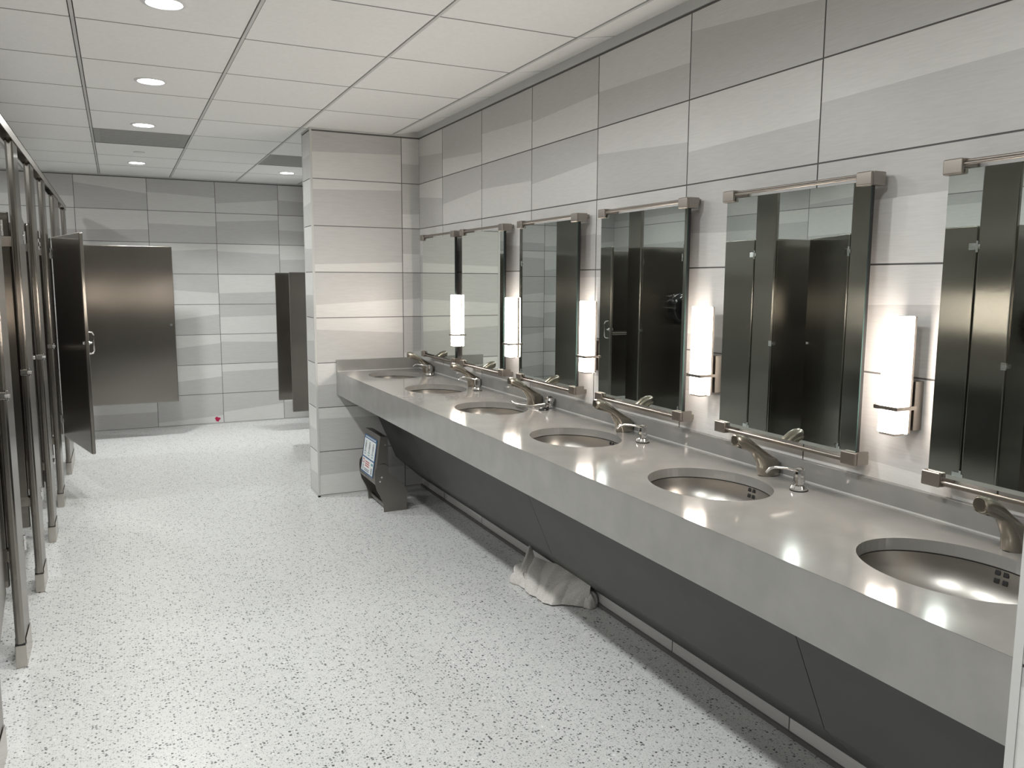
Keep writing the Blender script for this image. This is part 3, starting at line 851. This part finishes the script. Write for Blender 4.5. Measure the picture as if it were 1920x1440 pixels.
# ------------------------------------------------------------------ towel at the foot of the knee panel
def towel():
    bm = bmesh.new()
    # columns run left (far) to right (near); each: crest point -> floor point
    crest = [(1.775, 3.56, .050), (1.79, 3.52, .075), (1.862, 3.61, .132), (1.842, 3.53, .092), (1.862, 3.43, .092), (1.872, 3.33, .112), (1.876, 3.24, .112), (1.878, 3.16, .112), (1.88, 3.08, .108), (1.886, 3.045, .100)]
    foot = [(1.715, 3.475, .006), (1.700, 3.42, .004), (1.700, 3.35, .006), (1.690, 3.29, .003), (1.705, 3.235, .006), (1.700, 3.175, .003), (1.722, 3.125, .008), (1.775, 3.115, .004), (1.825, 3.07, .008), (1.872, 3.035, .004)]
    NU, NV = 73, 26
    def interp(L, t):
        x = t * (len(L) - 1); i = min(int(x), len(L) - 2); f = x - i
        f = f * f * (3 - 2 * f) * .6 + f * .4
        return Vector(L[i]).lerp(Vector(L[i + 1]), f)
    grid = []
    for a in range(NU):
        t = a / (NU - 1)
        c, f_ = interp(crest, t), interp(foot, t)
        row = []
        for b in range(NV):
            s = b / (NV - 1)
            p = c.lerp(f_, s)
            bulge = math.sin(PI * s) * (.020 + .012 * math.sin(t * 17 + s * 2))
            fold = .009 * math.sin(t * 34 + 3.5 * s) * math.sin(PI * min(1, s * 1.15)) + .006 * math.sin(t * 61 + 9 * s + 1) * s
            p = p + Vector((-.55, -.1, .8)) * (bulge + fold)
            if s > .9: p.z = max(.003, p.z * (1 - (s - .9) * 8) + .004)
            p.z = max(p.z, .003)
            row.append(bm.verts.new(p - Vector((1.80, 3.28, 0))))
        grid.append(row)
    for a in range(NU - 1):
        for b in range(NV - 1):
            bm.faces.new((grid[a][b], grid[a + 1][b], grid[a + 1][b + 1], grid[a][b + 1]))
    return bm
t = thing('towel', 'crumpled white towel lying on the floor against the sloping knee panel', 'towel', (1.80, 3.28, 0))
o = mesh_obj('main_cloth', towel(), M['towel'], t, smooth=180)
md = o.modifiers.new('thick', 'SOLIDIFY'); md.thickness = .006; md.offset = 1
md = o.modifiers.new('sub', 'SUBSURF'); md.levels = 1; md.render_levels = 1
# folded lobe at the far end and rolled corner at the near end
def lobe(cx, cy, rx, ry, h, seed, rot):
    bm = bmesh.new(); n, m_ = 40, 12
    rings = []
    for j in range(m_ + 1):
        q = j / m_
        ring = []
        for k in range(n):
            a = 2 * PI * k / n
            rr = math.cos(q * PI / 2) ** .7 if j < m_ else .02
            w = 1 + .13 * math.sin(3 * a + seed) + .07 * math.sin(7 * a + seed * 2 + q * 3)
            x, y = rx * rr * w * math.cos(a), ry * rr * w * math.sin(a)
            z = .002 + h * math.sin(q * PI / 2) * (1 + .18 * math.sin(5 * a + seed + q * 4))
            ring.append((x * math.cos(rot) - y * math.sin(rot) + cx - 1.80, x * math.sin(rot) + y * math.cos(rot) + cy - 3.28, z))
        rings.append(ring)
    loft(bm, rings); return bm
mesh_obj('folded_end', lobe(1.735, 3.43, .045, .085, .050, 1.0, .35), M['towel'], t, smooth=180)
mesh_obj('rolled_corner', lobe(1.883, 3.055, .036, .040, .062, 2.4, .2), M['towel'], t, smooth=180)

# pink smudge on the far wall
bm = bmesh.new()
n = 18
v = [bm.verts.new((.024 * (1 + .25 * math.sin(3 * 2 * PI * k / n + 1) + .12 * math.sin(5 * 2 * PI * k / n)) * math.cos(2 * PI * k / n), -.0012, .024 * (1 + .2 * math.sin(4 * 2 * PI * k / n)) * math.sin(2 * PI * k / n))) for k in range(n)]
w_ = [bm.verts.new((q.co.x, 0, q.co.z)) for q in v]
bm.faces.new(v)
for k in range(n): bm.faces.new((v[k], v[(k + 1) % n], w_[(k + 1) % n], w_[k]))
o = mesh_obj('pink_sticker', bm, M['pink']); o.location = (.862, YFAR - .002, .050)
tag(o, 'small deep pink spot stuck low on the far tiled wall', 'sticker')

# ------------------------------------------------------------------ world, camera, colour
wd_ = bpy.data.worlds.new('World'); bpy.context.scene.world = wd_; wd_.use_nodes = True
wd_.node_tree.nodes['Background'].inputs[0].default_value = (0, 0, 0, 1)
f, yaw, pitch, roll, h = 1516.104, .4516, -.1273, .0048, 1.4893
cy, sy = math.cos(yaw), math.sin(yaw)
fwd = Vector((sy * math.cos(pitch), cy * math.cos(pitch), math.sin(pitch)))
r = Vector((cy, -sy, 0)); u = r.cross(fwd)
r2 = r * math.cos(roll) + u * math.sin(roll); u2 = u * math.cos(roll) - r * math.sin(roll)
cam = bpy.data.cameras.new('camera'); co = bpy.data.objects.new('camera', cam); C.objects.link(co)
mt = Matrix((r2, u2, -fwd)).transposed().to_4x4(); mt.translation = Vector((0, 0, h))
co.matrix_world = mt
cam.sensor_width = 36; cam.sensor_fit = 'HORIZONTAL'; cam.lens = f / 1920 * 36; cam.clip_start = .02; cam.clip_end = 60
sc = bpy.context.scene
sc.camera = co
sc.view_settings.view_transform = 'Standard'; sc.view_settings.look = 'None'
sc.view_settings.gamma = 1.0; sc.view_settings.use_curve_mapping = False
sc.view_settings.exposure = 0.38
sc.cycles.max_bounces = 10; sc.cycles.diffuse_bounces = 5; sc.cycles.glossy_bounces = 6
sc.cycles.sample_clamp_indirect = 12
